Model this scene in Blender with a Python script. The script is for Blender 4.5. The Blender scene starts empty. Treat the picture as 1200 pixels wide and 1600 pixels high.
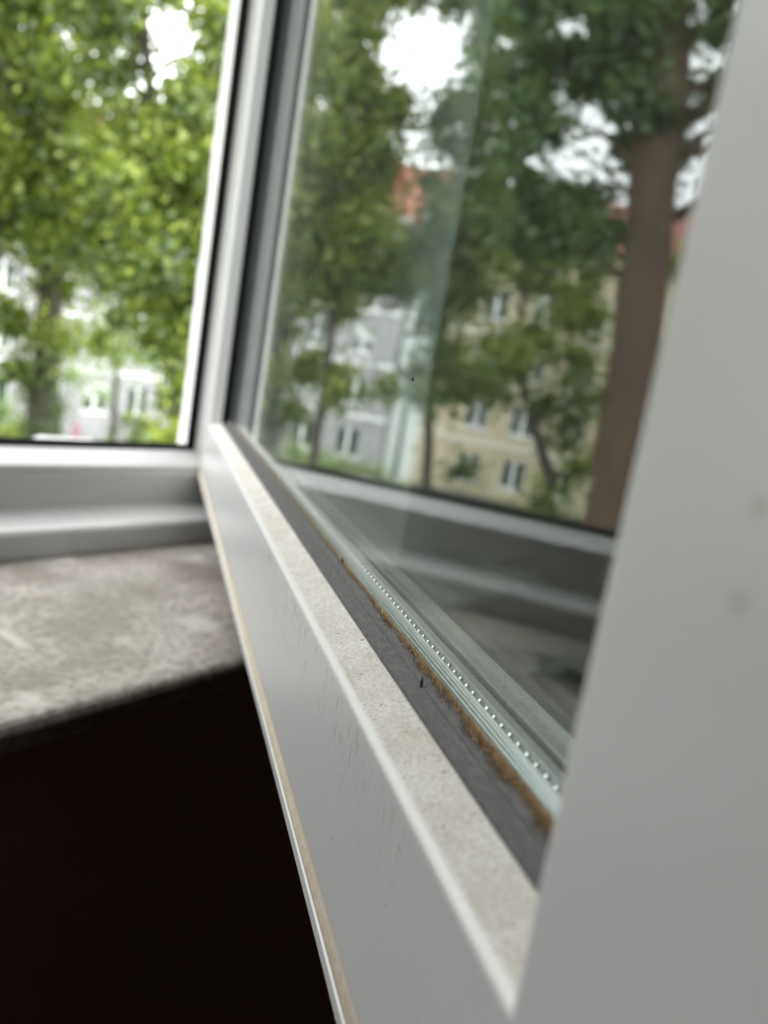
import bpy, math, random
import numpy as np
from mathutils import Vector, Matrix
S = bpy.context.scene
C = S.collection
R = math.radians
PI = math.pi

# ------------------------------------------------------------------ camera
HEAD, PITCH, ROLL = R(35.3), R(9.9), R(9.6)
cam = bpy.data.objects.new('camera', bpy.data.cameras.new('camera'))
C.objects.link(cam)
_h = Vector((math.cos(HEAD), math.sin(HEAD), 0)); _r = _h.cross(Vector((0, 0, 1)))
_f = _h * math.cos(PITCH) - Vector((0, 0, 1)) * math.sin(PITCH); _u = _r.cross(_f)
_rx = _r * math.cos(ROLL) + _u * math.sin(ROLL); _ux = _u * math.cos(ROLL) - _r * math.sin(ROLL)
cam.matrix_world = Matrix(((_rx.x, _ux.x, -_f.x, 0), (_rx.y, _ux.y, -_f.y, 0), (_rx.z, _ux.z, -_f.z, 0), (0, 0, 0, 1)))
cam.data.sensor_fit = 'HORIZONTAL'; cam.data.sensor_width = 36; cam.data.lens = 36.06
cam.data.clip_start = 0.01; cam.data.clip_end = 500
cam.data.dof.use_dof = True; cam.data.dof.focus_distance = 0.245; cam.data.dof.aperture_fstop = 10.6
S.camera = cam

# ------------------------------------------------------------------ light: an overcast sky
W = bpy.data.worlds.new('overcast_sky'); S.world = W; W.use_nodes = True
nt = W.node_tree; nt.nodes.clear()
bg = nt.nodes.new('ShaderNodeBackground'); wo = nt.nodes.new('ShaderNodeOutputWorld')
tc = nt.nodes.new('ShaderNodeTexCoord'); sx = nt.nodes.new('ShaderNodeSeparateXYZ'); cr = nt.nodes.new('ShaderNodeValToRGB')
nt.links.new(tc.outputs['Generated'], sx.inputs[0]); nt.links.new(sx.outputs[2], cr.inputs[0])
cr.color_ramp.elements[0].position = 0.0; cr.color_ramp.elements[0].color = (.90, .93, .96, 1)
cr.color_ramp.elements[1].position = 0.9; cr.color_ramp.elements[1].color = (1.0, 1.0, 1.0, 1)
nt.links.new(cr.outputs[0], bg.inputs[0]); nt.links.new(bg.outputs[0], wo.inputs[0])
bg.inputs[1].default_value = 3.6
S.view_settings.view_transform = 'Standard'; S.view_settings.look = 'None'
S.view_settings.exposure = 0.50; S.view_settings.gamma = 1.0; S.view_settings.use_curve_mapping = False
S.cycles.use_denoising = True
S.cycles.max_bounces = 14; S.cycles.transparent_max_bounces = 40; S.cycles.glossy_bounces = 8; S.cycles.diffuse_bounces = 6

# ------------------------------------------------------------------ materials
def mat(name, col, rough=.5, metal=0, spec=.5):
    m = bpy.data.materials.new(name); m.use_nodes = True
    b = m.node_tree.nodes['Principled BSDF']
    b.inputs['Base Color'].default_value = (*col, 1); b.inputs['Roughness'].default_value = rough
    b.inputs['Metallic'].default_value = metal; b.inputs['Specular IOR Level'].default_value = spec
    return m
class N:                                                   # short node builder
    def __init__(s, m):
        s.t = m.node_tree; s.b = s.t.nodes.get('Principled BSDF'); s.tc = s.t.nodes.new('ShaderNodeTexCoord')
    def new(s, kind, **kw):
        n = s.t.nodes.new('ShaderNode' + kind)
        for k, v in kw.items(): setattr(n, k, v)
        return n
    def l(s, a, b): s.t.links.new(a, b)
    def mapped(s, scale=(1, 1, 1), rot=(0, 0, 0)):
        m = s.new('Mapping'); m.inputs['Scale'].default_value = scale; m.inputs['Rotation'].default_value = rot
        s.l(s.tc.outputs['Object'], m.inputs[0]); return m.outputs[0]
    def noise(s, scale, detail=4, rough=.5, vec=None):
        n = s.new('TexNoise'); n.inputs['Scale'].default_value = scale; n.inputs['Detail'].default_value = detail
        n.inputs['Roughness'].default_value = rough
        s.l(vec or s.tc.outputs['Object'], n.inputs['Vector']); return n.outputs[0]
    def ramp(s, fac, stops):
        r = s.new('ValToRGB'); e = r.color_ramp.elements
        while len(e) < len(stops): e.new(.5)
        for i, (p, c) in enumerate(stops):
            e[i].position = p; e[i].color = (*c, 1) if isinstance(c, tuple) else (c, c, c, 1)
        s.l(fac, r.inputs[0]); return r.outputs[0]
    def mix(s, fac, a, b, mode='MIX'):
        m = s.new('MixRGB', blend_type=mode)
        for i, v in enumerate((fac, a, b)):
            if hasattr(v, 'links'): s.l(v, m.inputs[i])
            elif isinstance(v, tuple): m.inputs[i].default_value = (*v, 1)
            else: m.inputs[i].default_value = v
        return m.outputs[0]
    def mth(s, op, a, b=0):
        m = s.new('Math', operation=op)
        for i, v in enumerate((a, b)):
            if hasattr(v, 'links'): s.l(v, m.inputs[i])
            else: m.inputs[i].default_value = v
        return m.outputs[0]
    def rng(s, v, a, b, c=0, d=1):
        m = s.new('MapRange'); s.l(v, m.inputs[0])
        for i, k in enumerate((a, b, c, d)): m.inputs[i + 1].default_value = k
        return m.outputs[0]
    def xyz(s, vec=None):
        n = s.new('SeparateXYZ'); s.l(vec or s.tc.outputs['Object'], n.inputs[0]); return n.outputs
    def bump(s, h, strength, dist=.001):
        n = s.new('Bump'); n.inputs['Strength'].default_value = strength; n.inputs['Distance'].default_value = dist
        s.l(h, n.inputs['Height']); s.l(n.outputs[0], s.b.inputs['Normal'])
    def col(s, c): s.l(c, s.b.inputs['Base Color'])

M = {}
WHITE = (.66, .665, .655)
# window profile plastic
m = mat('white_plastic', (.64, .645, .64), .2); n = N(m)
n.col(n.mix(n.ramp(n.noise(14, 5), [(.35, 0.), (.8, .25)]), (.64, .645, .64), (.60, .60, .57))); n.b.inputs['Specular IOR Level'].default_value = .35; M['pvc'] = m
# the weathered sash: dirt on the sloping ledge and streaks below the ridge; local x runs along the rail, z up
HG = (.975, .128, .161)                                    # hinge corner in sash coordinates (along, across, down)
m = mat('weathered_white_plastic', WHITE, .24); n = N(m)
geo = n.new('NewGeometry'); nz = n.xyz(geo.outputs['Normal'])[2]
pos = n.xyz(); up = n.mth('MULTIPLY', n.rng(nz, .55, .85), n.rng(pos[1], .0658, .0645))
fine = n.noise(1, 6, .7, n.mapped((1500, 900, 900)))
mott = n.noise(1, 5, .6, n.mapped((95, 60, 60)))
spk = n.noise(1, 2, .5, n.mapped((520, 420, 420)))
led = n.mix(n.ramp(mott, [(.34, 0.), (.68, .85)]), (.84, .825, .785), (.66, .615, .54))
led = n.mix(n.ramp(fine, [(.44, 0.), (.62, .75)]), led, (.42, .375, .32))
led = n.mix(n.ramp(n.noise(1, 4, .6, n.mapped((46, 130, 130))), [(.60, 0.), (.74, .5)]), led, (.45, .38, .28))
led = n.mix(n.ramp(spk, [(.715, 0.), (.75, .95)]), led, (.10, .07, .05))
near = n.mth('MULTIPLY', n.rng(pos[2], .161 - .122, .161 - .093), n.mth('MULTIPLY', n.rng(pos[0], -.86, -.80), n.rng(pos[0], -.52, -.64)))
strk = n.ramp(n.noise(1, 6, .75, n.mapped((700, 100, 130))), [(.53, 0.), (.63, 1.)])
strk = n.mth('MULTIPLY', n.mth('MULTIPLY', strk, n.rng(pos[2], .0682, .0672)), n.ramp(n.noise(1, 4, .6, n.mapped((60, 60, 60))), [(.38, 0.), (.55, 1.)]))
fac = n.mix(n.mth('MULTIPLY', near, strk), WHITE, (.36, .33, .29))
fleck = n.ramp(n.noise(1, 2, .5, n.mapped((520, 200, 200))), [(.735, 0.), (.76, .8)])
fac = n.mix(fleck, fac, (.30, .26, .22))
fac = n.mix(n.mth('MULTIPLY', n.rng(pos[2], .0150, .0112), n.rng(pos[2], .0100, .0108)), fac, (.66, .60, .49))
fac = n.mix(n.rng(pos[1], .029, .027), fac, (.30, .29, .27))
fac = n.mix(n.mth('MULTIPLY', n.rng(nz, .25, .5), n.rng(pos[1], .062, .063)), fac, (.86, .86, .84))  # whiter band on the ridge: its bright highlight painted into the colour
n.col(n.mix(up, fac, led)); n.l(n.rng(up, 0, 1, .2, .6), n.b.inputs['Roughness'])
n.bump(fine, .25, .0004); M['sash'] = m
m = mat('blurred_stile_plastic', WHITE, .3); n = N(m)
c = WHITE
for (st_, sz_, sr_) in ((.0643, -.0172, .0013), (.0648, -.0070, .0012)):
    ds = n.new('VectorMath', operation='DISTANCE'); n.l(n.tc.outputs['Object'], ds.inputs[0]); ds.inputs[1].default_value = (st_ - .975, .128 - .0608, sz_ + .161)
    c = n.mix(n.rng(ds.outputs['Value'], sr_ * 1.5, sr_ * .2, 0, .42), c, (.36, .27, .17))
n.col(c); M['stile'] = m
# rubber
m = mat('dark_grey_rubber', (.055, .055, .058), .55); n = N(m)
dust = n.ramp(n.noise(1, 6, .7, n.mapped((260, 700, 700))), [(.42, 0.), (.75, .55)])
n.col(n.mix(dust, (.050, .050, .054), (.20, .18, .165))); n.bump(n.noise(900, 3), .3, .0004); M['rubber'] = m
M['black'] = mat('black_rubber', (.006, .006, .006), .9, spec=.1)
m = mat('yellowed_beige_rubber', (.55, .47, .34), .6); n = N(m)
c = n.mix(n.ramp(n.noise(1, 5, .7, n.mapped((300, 300, 300))), [(.4, 0.), (.7, .7)]), (.62, .54, .42), (.44, .36, .25))
c = n.mix(n.ramp(n.noise(1, 3, .5, n.mapped((260, 500, 500))), [(.68, 0.), (.73, .9)]), c, (.07, .04, .03)); n.col(c); M['beige'] = m
m = mat('brushed_aluminium', (.76, .77, .78), .4, 1); n = N(m)
n.bump(n.noise(1, 4, .6, n.mapped((40, 3000, 3000))), .05, .0001); M['alu'] = m
M['bead'] = mat('polished_perforation', (.93, .96, .96), .22, 1)
m = mat('brown_moss_dirt', (.2, .11, .05), .9); n = N(m)
oi = n.new('Attribute', attribute_name='tone')
n.col(n.ramp(oi.outputs['Fac'], [(0, (.05, .03, .02)), (.35, (.22, .14, .07)), (.7, (.50, .33, .16)), (1, (.85, .66, .42))])); M['moss'] = m

def glass(name, tint, dust):
    m = bpy.data.materials.new(name); m.use_nodes = True; t = m.node_tree; t.nodes.clear(); n = N(m)
    out = n.new('OutputMaterial'); g = n.new('BsdfGlossy'); g.inputs['Roughness'].default_value = 0.0
    tr = n.new('BsdfTransparent'); tr.inputs[0].default_value = (*tint, 1)
    fr = n.new('Fresnel'); ge = n.new('NewGeometry')
    n.l(n.rng(ge.outputs['Backfacing'], 0, 1, 1.52, 1 / 1.52), fr.inputs['IOR'])   # a thin sheet reflects alike on both faces
    mx = n.new('MixShader'); n.l(fr.outputs[0], mx.inputs[0]); n.l(tr.outputs[0], mx.inputs[1]); n.l(g.outputs[0], mx.inputs[2])
    df = n.new('BsdfDiffuse'); df.inputs[0].default_value = (.62, .62, .58, 1)
    a = n.ramp(n.noise(1, 3, .6, n.mapped((750, 750, 750))), [(.60, .0), (.76, 1.)])
    b = n.ramp(n.noise(1, 4, .6, n.mapped((9, 9, 9))), [(.35, .3), (.7, 1.)])
    f = n.mth('ADD', n.mth('MULTIPLY', n.mth('MULTIPLY', a, b), dust), dust * .12)
    m2 = n.new('MixShader'); n.l(f, m2.inputs[0]); n.l(mx.outputs[0], m2.inputs[1]); n.l(df.outputs[0], m2.inputs[2])
    n.l(m2.outputs[0], out.inputs[0]); return m
M['glass_out'] = glass('dusty_outer_glass', (.955, .982, .972), .10)
M['glass_in'] = glass('inner_glass', (.955, .982, .972), .015)
# stone
m = mat('worn_grey_beige_stone', (.4, .37, .33), .38); n = N(m)
c = n.mix(n.ramp(n.noise(9, 6, .65), [(.40, 0.), (.60, 1.)]), (.27, .24, .21), (.52, .48, .44))
c = n.mix(n.ramp(n.noise(150, 4, .7), [(.42, 0.), (.62, .8)]), c, (.17, .15, .125))
c = n.mix(n.ramp(n.noise(22, 3, .5), [(.60, 0.), (.72, .7)]), c, (.62, .59, .55))
c = n.mix(n.ramp(n.noise(1, 3, .5, n.mapped((40, 8, 8), (0, 0, .35))), [(.66, 0.), (.70, .55)]), c, (.66, .62, .56))
n.col(c); n.bump(n.noise(260, 4), .3, .001); M['stone'] = m
m = mat('rough_white_render', (.80, .79, .76), .9); n = N(m); n.bump(n.noise(160, 5), .6, .003); M['render'] = m
M['reveal'] = mat('white_wall_paint', (.82, .83, .81), .8)
M['room'] = mat('room_paint', (.45, .41, .38), .85)
M['dark_wall'] = mat('dark_brown_paint', (.45, .29, .24), .8, spec=.2)
m = mat('dark_wood_floor', (.03, .018, .012), .6); n = N(m)
n.col(n.mix(n.noise(1, 5, .6, n.mapped((3, 40, 1))), (.08, .05, .035), (.14, .09, .06))); M['floor'] = m
M['sheet'] = mat('painted_metal_sheet', (.6, .6, .58), .4)
# outdoors
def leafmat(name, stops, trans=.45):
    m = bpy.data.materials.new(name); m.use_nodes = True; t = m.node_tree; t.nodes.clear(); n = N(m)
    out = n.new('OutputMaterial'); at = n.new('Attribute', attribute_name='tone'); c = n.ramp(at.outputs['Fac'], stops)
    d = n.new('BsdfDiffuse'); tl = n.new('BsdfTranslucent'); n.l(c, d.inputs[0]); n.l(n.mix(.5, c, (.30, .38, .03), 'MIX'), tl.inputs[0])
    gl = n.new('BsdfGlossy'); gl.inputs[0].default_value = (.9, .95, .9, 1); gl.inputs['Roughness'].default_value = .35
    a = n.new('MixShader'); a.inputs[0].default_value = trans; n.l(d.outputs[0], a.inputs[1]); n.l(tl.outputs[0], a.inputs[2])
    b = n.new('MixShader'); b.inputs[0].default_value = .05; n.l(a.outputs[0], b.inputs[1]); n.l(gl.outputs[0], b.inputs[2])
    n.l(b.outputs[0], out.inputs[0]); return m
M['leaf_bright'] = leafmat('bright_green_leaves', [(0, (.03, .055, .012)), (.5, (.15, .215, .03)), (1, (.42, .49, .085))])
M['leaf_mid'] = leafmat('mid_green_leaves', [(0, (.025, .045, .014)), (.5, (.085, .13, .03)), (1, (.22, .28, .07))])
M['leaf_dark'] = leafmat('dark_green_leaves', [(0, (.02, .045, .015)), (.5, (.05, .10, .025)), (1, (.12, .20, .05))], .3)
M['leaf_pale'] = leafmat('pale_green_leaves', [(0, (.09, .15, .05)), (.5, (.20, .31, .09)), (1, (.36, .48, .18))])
m = mat('brown_bark', (.16, .10, .07), .9); n = N(m)
n.col(n.mix(n.noise(1, 6, .7, n.mapped((7, 7, 1.6))), (.022, .015, .011), (.19, .115, .072))); n.bump(n.noise(1, 5, .6, n.mapped((20, 20, 4))), .8, .03); M['bark'] = m
m = mat('dark_bark', (.05, .045, .035), .9); n = N(m)
n.col(n.mix(n.noise(1, 6, .7, n.mapped((14, 14, 3))), (.03, .027, .02), (.10, .085, .065))); M['bark_dark'] = m
def wallmat(name, a, b):
    m = mat(name, a, .9); n = N(m); br = n.new('TexBrick'); n.l(n.mapped((1, 1, 1), (R(90), 0, 0)), br.inputs[0])
    br.inputs['Scale'].default_value = 1.0; br.inputs['Mortar Size'].default_value = .012
    br.inputs['Brick Width'].default_value = .6; br.inputs['Row Height'].default_value = .3
    br.inputs['Color1'].default_value = (*a, 1); br.inputs['Color2'].default_value = (*b, 1); br.inputs['Mortar'].default_value = (*[x * .72 for x in a], 1)
    n.col(n.mix(n.ramp(n.noise(.5, 4), [(.4, 0.), (.8, .35)]), br.outputs[0], tuple(x * .7 for x in a))); return m
M['cream'] = wallmat('cream_clad_wall', (.55, .47, .33), (.62, .53, .38))
M['greywhite'] = wallmat('grey_white_wall', (.34, .335, .345), (.38, .37, .38))
M['white_wall'] = mat('white_render_wall', (.78, .80, .79), .9)
M['band'] = mat('pale_band', (.68, .64, .56), .9)
m = mat('red_roof_tiles', (.30, .11, .08), .8); n = N(m)
n.col(n.mix(n.noise(6, 4), (.26, .095, .07), (.36, .15, .11))); M['roof'] = m
M['chimney'] = mat('red_brick_chimney', (.35, .10, .07), .9)
M['win_frame'] = mat('white_window_frame', (.80, .80, .80), .5)
M['win_glass'] = mat('dark_window_glass', (.035, .055, .05), .08)
M['curtain'] = mat('net_curtain', (.55, .57, .56), .9)
M['pipe'] = mat('green_grey_downpipe', (.22, .30, .27), .6)
m = mat('lawn_ground', (.05, .09, .02), 1); n = N(m); n.col(n.mix(n.noise(.4, 6), (.04, .075, .018), (.10, .14, .04))); M['lawn'] = m
m = mat('asphalt', (.09, .09, .09), .9); n = N(m); n.col(n.mix(n.noise(3, 6), (.07, .07, .07), (.13, .13, .125))); M['asphalt'] = m
M['van'] = mat('white_van_paint', (.85, .86, .88), .3)
M['tyre'] = mat('tyre_rubber', (.02, .02, .02), .8)
M['pink'] = mat('pink_paint', (.35, .13, .18), .6)
M['pen_black'] = mat('black_pen_plastic', (.006, .006, .006), .35)
M['pen_green'] = mat('green_pen_plastic', (.0, .22, .10), .35)
M['seed'] = mat('dark_seed', (.02, .014, .01), .8)

# ------------------------------------------------------------------ helpers
def mesh(name, vs, fs, m, parent=None, smooth=False, loc=None):
    me = bpy.data.meshes.new(name); me.from_pydata([tuple(map(float, v)) for v in vs], [], fs)
    me.materials.append(m)
    import bmesh
    b = bmesh.new(); b.from_mesh(me); bmesh.ops.recalc_face_normals(b, faces=b.faces); b.to_mesh(me); b.free()
    if smooth:
        for p in me.polygons: p.use_smooth = True
    o = bpy.data.objects.new(name, me); C.objects.link(o)
    if parent: o.parent = parent
    if loc: o.location = loc
    return o
def box(v, f, x0, x1, y0, y1, z0, z1):
    k = len(v)
    v += [(x0, y0, z0), (x1, y0, z0), (x1, y1, z0), (x0, y1, z0), (x0, y0, z1), (x1, y0, z1), (x1, y1, z1), (x0, y1, z1)]
    f += [tuple(k + i for i in q) for q in ((0, 3, 2, 1), (4, 5, 6, 7), (0, 1, 5, 4), (1, 2, 6, 5), (2, 3, 7, 6), (3, 0, 4, 7))]
def boxes(name, bs, m, parent=None, loc=None):
    v, f = [], []
    for b in bs: box(v, f, *b)
    return mesh(name, v, f, m, parent, loc=loc)
def tag(o, label=None, cat=None, group=None, kind=None):
    if label: o['label'] = label
    if cat: o['category'] = cat
    if group: o['group'] = group
    if kind: o['kind'] = kind
    return o
def empty(name, loc, rz=0):
    o = bpy.data.objects.new(name, None); C.objects.link(o); o.location = loc; o.rotation_euler = (0, 0, rz)
    o.empty_display_size = .05; return o
def bevel(o, w, seg=3):
    md = o.modifiers.new('bevel', 'BEVEL'); md.width = w; md.segments = seg; md.limit_method = 'ANGLE'; md.angle_limit = R(25)
    md.harden_normals = False; return o
def member(name, rect, prof, side, put, m, parent, cuts=1, smooth=False, bev=0):
    """one mitred member of a rectangular frame. prof: (outward offset from rect, depth), closed loop"""
    p0, p1, q0, q1 = rect; vs = []; fs = []; n = len(prof)
    for i in range(cuts + 1):
        s = i / cuts
        for o, d in prof:
            a, b = {'bottom': ((p0 - o, q0 - o), (p1 + o, q0 - o)), 'top': ((p0 - o, q1 + o), (p1 + o, q1 + o)),
                    'low': ((p0 - o, q0 - o), (p0 - o, q1 + o)), 'high': ((p1 + o, q0 - o), (p1 + o, q1 + o))}[side]
            vs.append(put(a[0] + (b[0] - a[0]) * s, d, a[1] + (b[1] - a[1]) * s))
    for i in range(cuts):
        for j in range(n): fs.append((i * n + j, i * n + (j + 1) % n, (i + 1) * n + (j + 1) % n, (i + 1) * n + j))
    fs.append(tuple(range(n))); fs.append(tuple(cuts * n + j for j in range(n)))
    o = mesh(name, vs, fs, m, parent, smooth)
    if bev: bevel(o, bev)
    return o
def tube(v, f, pts, rads, seg=8, wob=0, rng=random):
    base = len(v); pts = [Vector(p) for p in pts]
    for i, p in enumerate(pts):
        d = (pts[min(i + 1, len(pts) - 1)] - pts[max(i - 1, 0)]).normalized()
        a = d.orthogonal().normalized() if abs(d.z) < .9 else Vector((1, 0, 0)); a = (a - d * a.dot(d)).normalized(); b = d.cross(a)
        for k in range(seg):
            t = 2 * PI * k / seg; r = rads[i] * (1 + wob * rng.uniform(-1, 1)); v.append(tuple(p + a * r * math.cos(t) + b * r * math.sin(t)))
    for i in range(len(pts) - 1):
        for k in range(seg):
            a = base + i * seg + k; b = base + i * seg + (k + 1) % seg; f.append((a, b, b + seg, a + seg))
    f.append(tuple(base + k for k in range(seg))); f.append(tuple(base + (len(pts) - 1) * seg + k for k in range(seg)))

# ------------------------------------------------------------------ the room
STONE_Z = -.2343
def wall(name, bs, m): return tag(boxes(name, bs, m), kind='structure')
FZ, CZ, X0, X1, Y0 = -1.12, 1.50, -2.4, 2.6, -3.6
wall('floor', [(X0, X1, Y0, .786, FZ - .1, FZ)], M['floor'])
wall('ceiling', [(X0, X1, Y0, .72, CZ, CZ + .2)], M['room'])
wall('wall_left', [(X0 - .2, X0, Y0, .72, FZ, CZ)], M['room'])
wall('wall_right', [(X1, X1 + .2, Y0, .72, FZ, CZ)], M['room'])
wall('wall_back', [(X0, X1, Y0 - .2, Y0, FZ, CZ)], M['room'])
wall('wall_below_window', [(X0, X1, .556, .786, FZ + .0005, STONE_Z - .0305)], M['dark_wall'])
wall('wall_window', [(X0, -.485, .554, .72, STONE_Z - .030, CZ), (.834, X1, .554, .72, STONE_Z - .030, CZ), (-.485, .834, .554, .72, 1.31, CZ)], M['reveal'])
wall('wall_outer', [(X0, -.4072, .7202, .786, STONE_Z - .03, CZ), (.7557, X1, .7202, .786, STONE_Z - .03, CZ), (-.4072, .7557, .7202, .786, 1.2872, CZ)], M['reveal'])
# ragged edged outside render at the opening
rng = random.Random(3)
def ragged(name, x_in, x_out):
    v, f = [], []; n_ = 150; z0, z1 = -.30, 1.35; sg = 1 if x_out > x_in else -1
    for i in range(n_ + 1):
        z = z0 + (z1 - z0) * i / n_; j = rng.uniform(-.0018, .0018) + .0012 * math.sin(z * 31) + .001 * math.sin(z * 90)
        v += [(x_in + sg * .001, .7864, z), (x_in + sg * (.0025 + j * .5), .8145 + j, z), (x_in + sg * .03, .819 + j * .5, z), (x_out, .819, z), (x_out, .7864, z)]
    for i in range(n_):
        for k in range(5): f.append((i * 5 + k, i * 5 + (k + 1) % 5, i * 5 + 5 + (k + 1) % 5, i * 5 + 5 + k))
    f += [tuple(range(5)), tuple(n_ * 5 + k for k in range(5))]
    return tag(mesh(name, v, f, M['render']), kind='structure')
ragged('trim_1', .6565, 2.6); ragged('trim_2', -.308, -2.4)
tag(boxes('trim_3', [(-.308, .6565, .7864, .819, 1.19, 1.6)], M['render']), kind='structure')
sl = mesh('outside_sill', [(-.305, .788, -.141), (.654, .788, -.141), (.654, .96, -.165), (-.305, .96, -.165), (-.305, .788, -.147), (.654, .788, -.147), (.654, .96, -.19), (-.305, .96, -.19)],
     [(0, 1, 2, 3), (4, 5, 6, 7), (0, 1, 5, 4), (1, 2, 6, 5), (2, 3, 7, 6), (3, 0, 4, 7)], M['sheet'])
tag(sl, kind='structure'); sl.name = 'trim_4'
tag(boxes('wall_facade_below', [(X0, X1, .8002, .826, -6.4, -.19)], M['render']), kind='structure')

# stone windowsill: slab with a slightly chipped, rounded front edge
v, f = [], []; NX = 220; rng = random.Random(8)
prof = [(.784, 0), (.4090, 0), (.4055, -.0010), (.4028, -.0032), (.4012, -.0066), (.4016, -.0093), (.4068, -.0138), (.418, -.030), (.784, -.030)]
for i in range(NX + 1):
    x = -.62 + 1.6 * i / NX; w = rng.uniform(-.0006, .0006)
    for k, (y, z) in enumerate(prof): v.append((x, y + (w if 1 <= k <= 6 else 0), STONE_Z + z))
n_ = len(prof)
for i in range(NX):
    for k in range(n_): f.append((i * n_ + k, i * n_ + (k + 1) % n_, (i + 1) * n_ + (k + 1) % n_, (i + 1) * n_ + k))
f += [tuple(range(n_)), tuple(NX * n_ + k for k in range(n_))]
tag(mesh('stone_windowsill', v, f, M['stone']), 'worn grey-beige stone windowsill slab below the white window frame', 'windowsill')

# ------------------------------------------------------------------ fixed window frame
win = tag(empty('window_1', (-.30, .76, -.2405)), 'fixed white plastic window frame around the open casement', kind='structure')
FR = (-.30, .6485, -.127, 1.18)
putF = lambda p, d, q: (p + .30, d - .76, q + .2405)
fprof = [(.1072, .786), (.004, .786), (.0025, .784), (.0035, .782), (.0045, .777), (.0075, .7735), (.0195, .7515), (.0210, .7485), (.0225, .7470), (.0250, .7465), (.0270, .7478), (.032, .7452), (.0655, .7420), (.0685, .7405), (.0705, .7370),
         (.0745, .7200), (.0765, .7090), (.0785, .7035), (.0820, .7010), (.0860, .7003), (.1072, .7003)]
for side in ('bottom', 'high', 'low', 'top'):
    member('frame_member', FR, fprof, side, putF, M['pvc'], win)
gprof = [(.0036, .7855), (.0002, .7850), (-.0004, .7835), (.0030, .7755), (.0058, .7742), (.007, .776), (.006, .7855)]
for side in ('bottom', 'high', 'low', 'top'):
    member('frame_gasket', FR, gprof, side, putF, M['black'], win)

# ------------------------------------------------------------------ the open casement sash
TH = R(52.8)
Sx, Ax = Vector((math.cos(TH), math.sin(TH), 0)), Vector((math.sin(TH), -math.cos(TH), 0))
def world(t, a, z): return Sx * t + Ax * a + Vector((0, 0, z))
hinge = world(HG[0], HG[1], -HG[2])
sash = tag(empty('window_sash', hinge, TH), 'open white plastic casement sash with double glazing and a weathered outer ledge', 'window sash')
putS = lambda p, d, q: (p - HG[0], -(d - HG[1]), q + HG[2])
SR = (.089, .92, -.090, 1.13)
def BP(pts): return [(b - .090, a) for a, b in pts]       # (across, down) -> (outward offset, depth)
ext = [(.0680, .1612), (.0602, .1610), (.0598, .1600), (.0598, .1562), (.0603, .1557), (.0630, .1555), (.0630, .1502), (.0606, .1498), (.0608, .1488)]
arc = [(.0608 + .0022 * (1 - math.cos(R(x))), .0921 - .0022 * math.sin(R(x)) - .0004 * (x / 70)) for x in (0, 15, 30, 45, 60, 75)]
sprof = ext + arc + [(.0740, .08545), (.0750, .0860), (.0752, .100), (.1010, .100), (.1010, .0829), (.1018, .0821), (.1105, .0821), (.1114, .0829), (.1114, .0945), (.1265, .0965), (.128, .099), (.128, .1595), (.1265, .1612)]
for side in ('bottom', 'high', 'low', 'top'):
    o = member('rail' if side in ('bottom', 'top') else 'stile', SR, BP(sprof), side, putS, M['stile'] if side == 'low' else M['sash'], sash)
seal = [(.0632, .1554), (.0604, .1553), (.0600, .1545), (.0601, .1530), (.0604, .1515), (.0608, .1503), (.0632, .1503)]
for side in ('bottom', 'high', 'low', 'top'):
    member('seal', SR, BP(seal), side, putS, M['beige'], sash, smooth=True)
gk = [(.0749, .0858), (.0752, .0851), (.0762, .0846), (.0785, .0834), (.0790, .0829), (.0798, .0827), (.0828, .0802), (.0831, .0808), (.0832, .090), (.0754, .092)]
for side in ('bottom', 'high', 'low', 'top'):
    o = member('glazing_gasket', SR, BP(gk), side, putS, M['rubber'] if side == 'bottom' else M['black'], sash)
    o['label'] = 'dusty dark grey rubber glazing gasket' if side == 'bottom' else 'black rubber glazing gasket'
gi = [(.0996, .0920), (.0996, .0822), (.1003, .0816), (.1009, .0822), (.1009, .0920)]
for side in ('bottom', 'high', 'low', 'top'): member('inner_gasket', SR, BP(gi), side, putS, M['black'], sash)
GR = (SR[0], SR[1], SR[2], SR[3])
def pane(a0, a1, m, nm, low):
    v, f = [], []; x0, y0, z0 = putS(SR[0], a1, -low); x1, y1, z1 = putS(SR[1], a0, SR[3] - .090 + low)
    box(v, f, x0 + .090 - low, x1 - .090 + low, y0, y1, z0, z1); o = mesh('pane', v, f, m, sash); o['label'] = nm; return o
pane(.0833, .0863, M['glass_out'], 'dusty outer glass pane', .0805); pane(.0965, .0995, M['glass_in'], 'inner glass pane', .0955)
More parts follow.
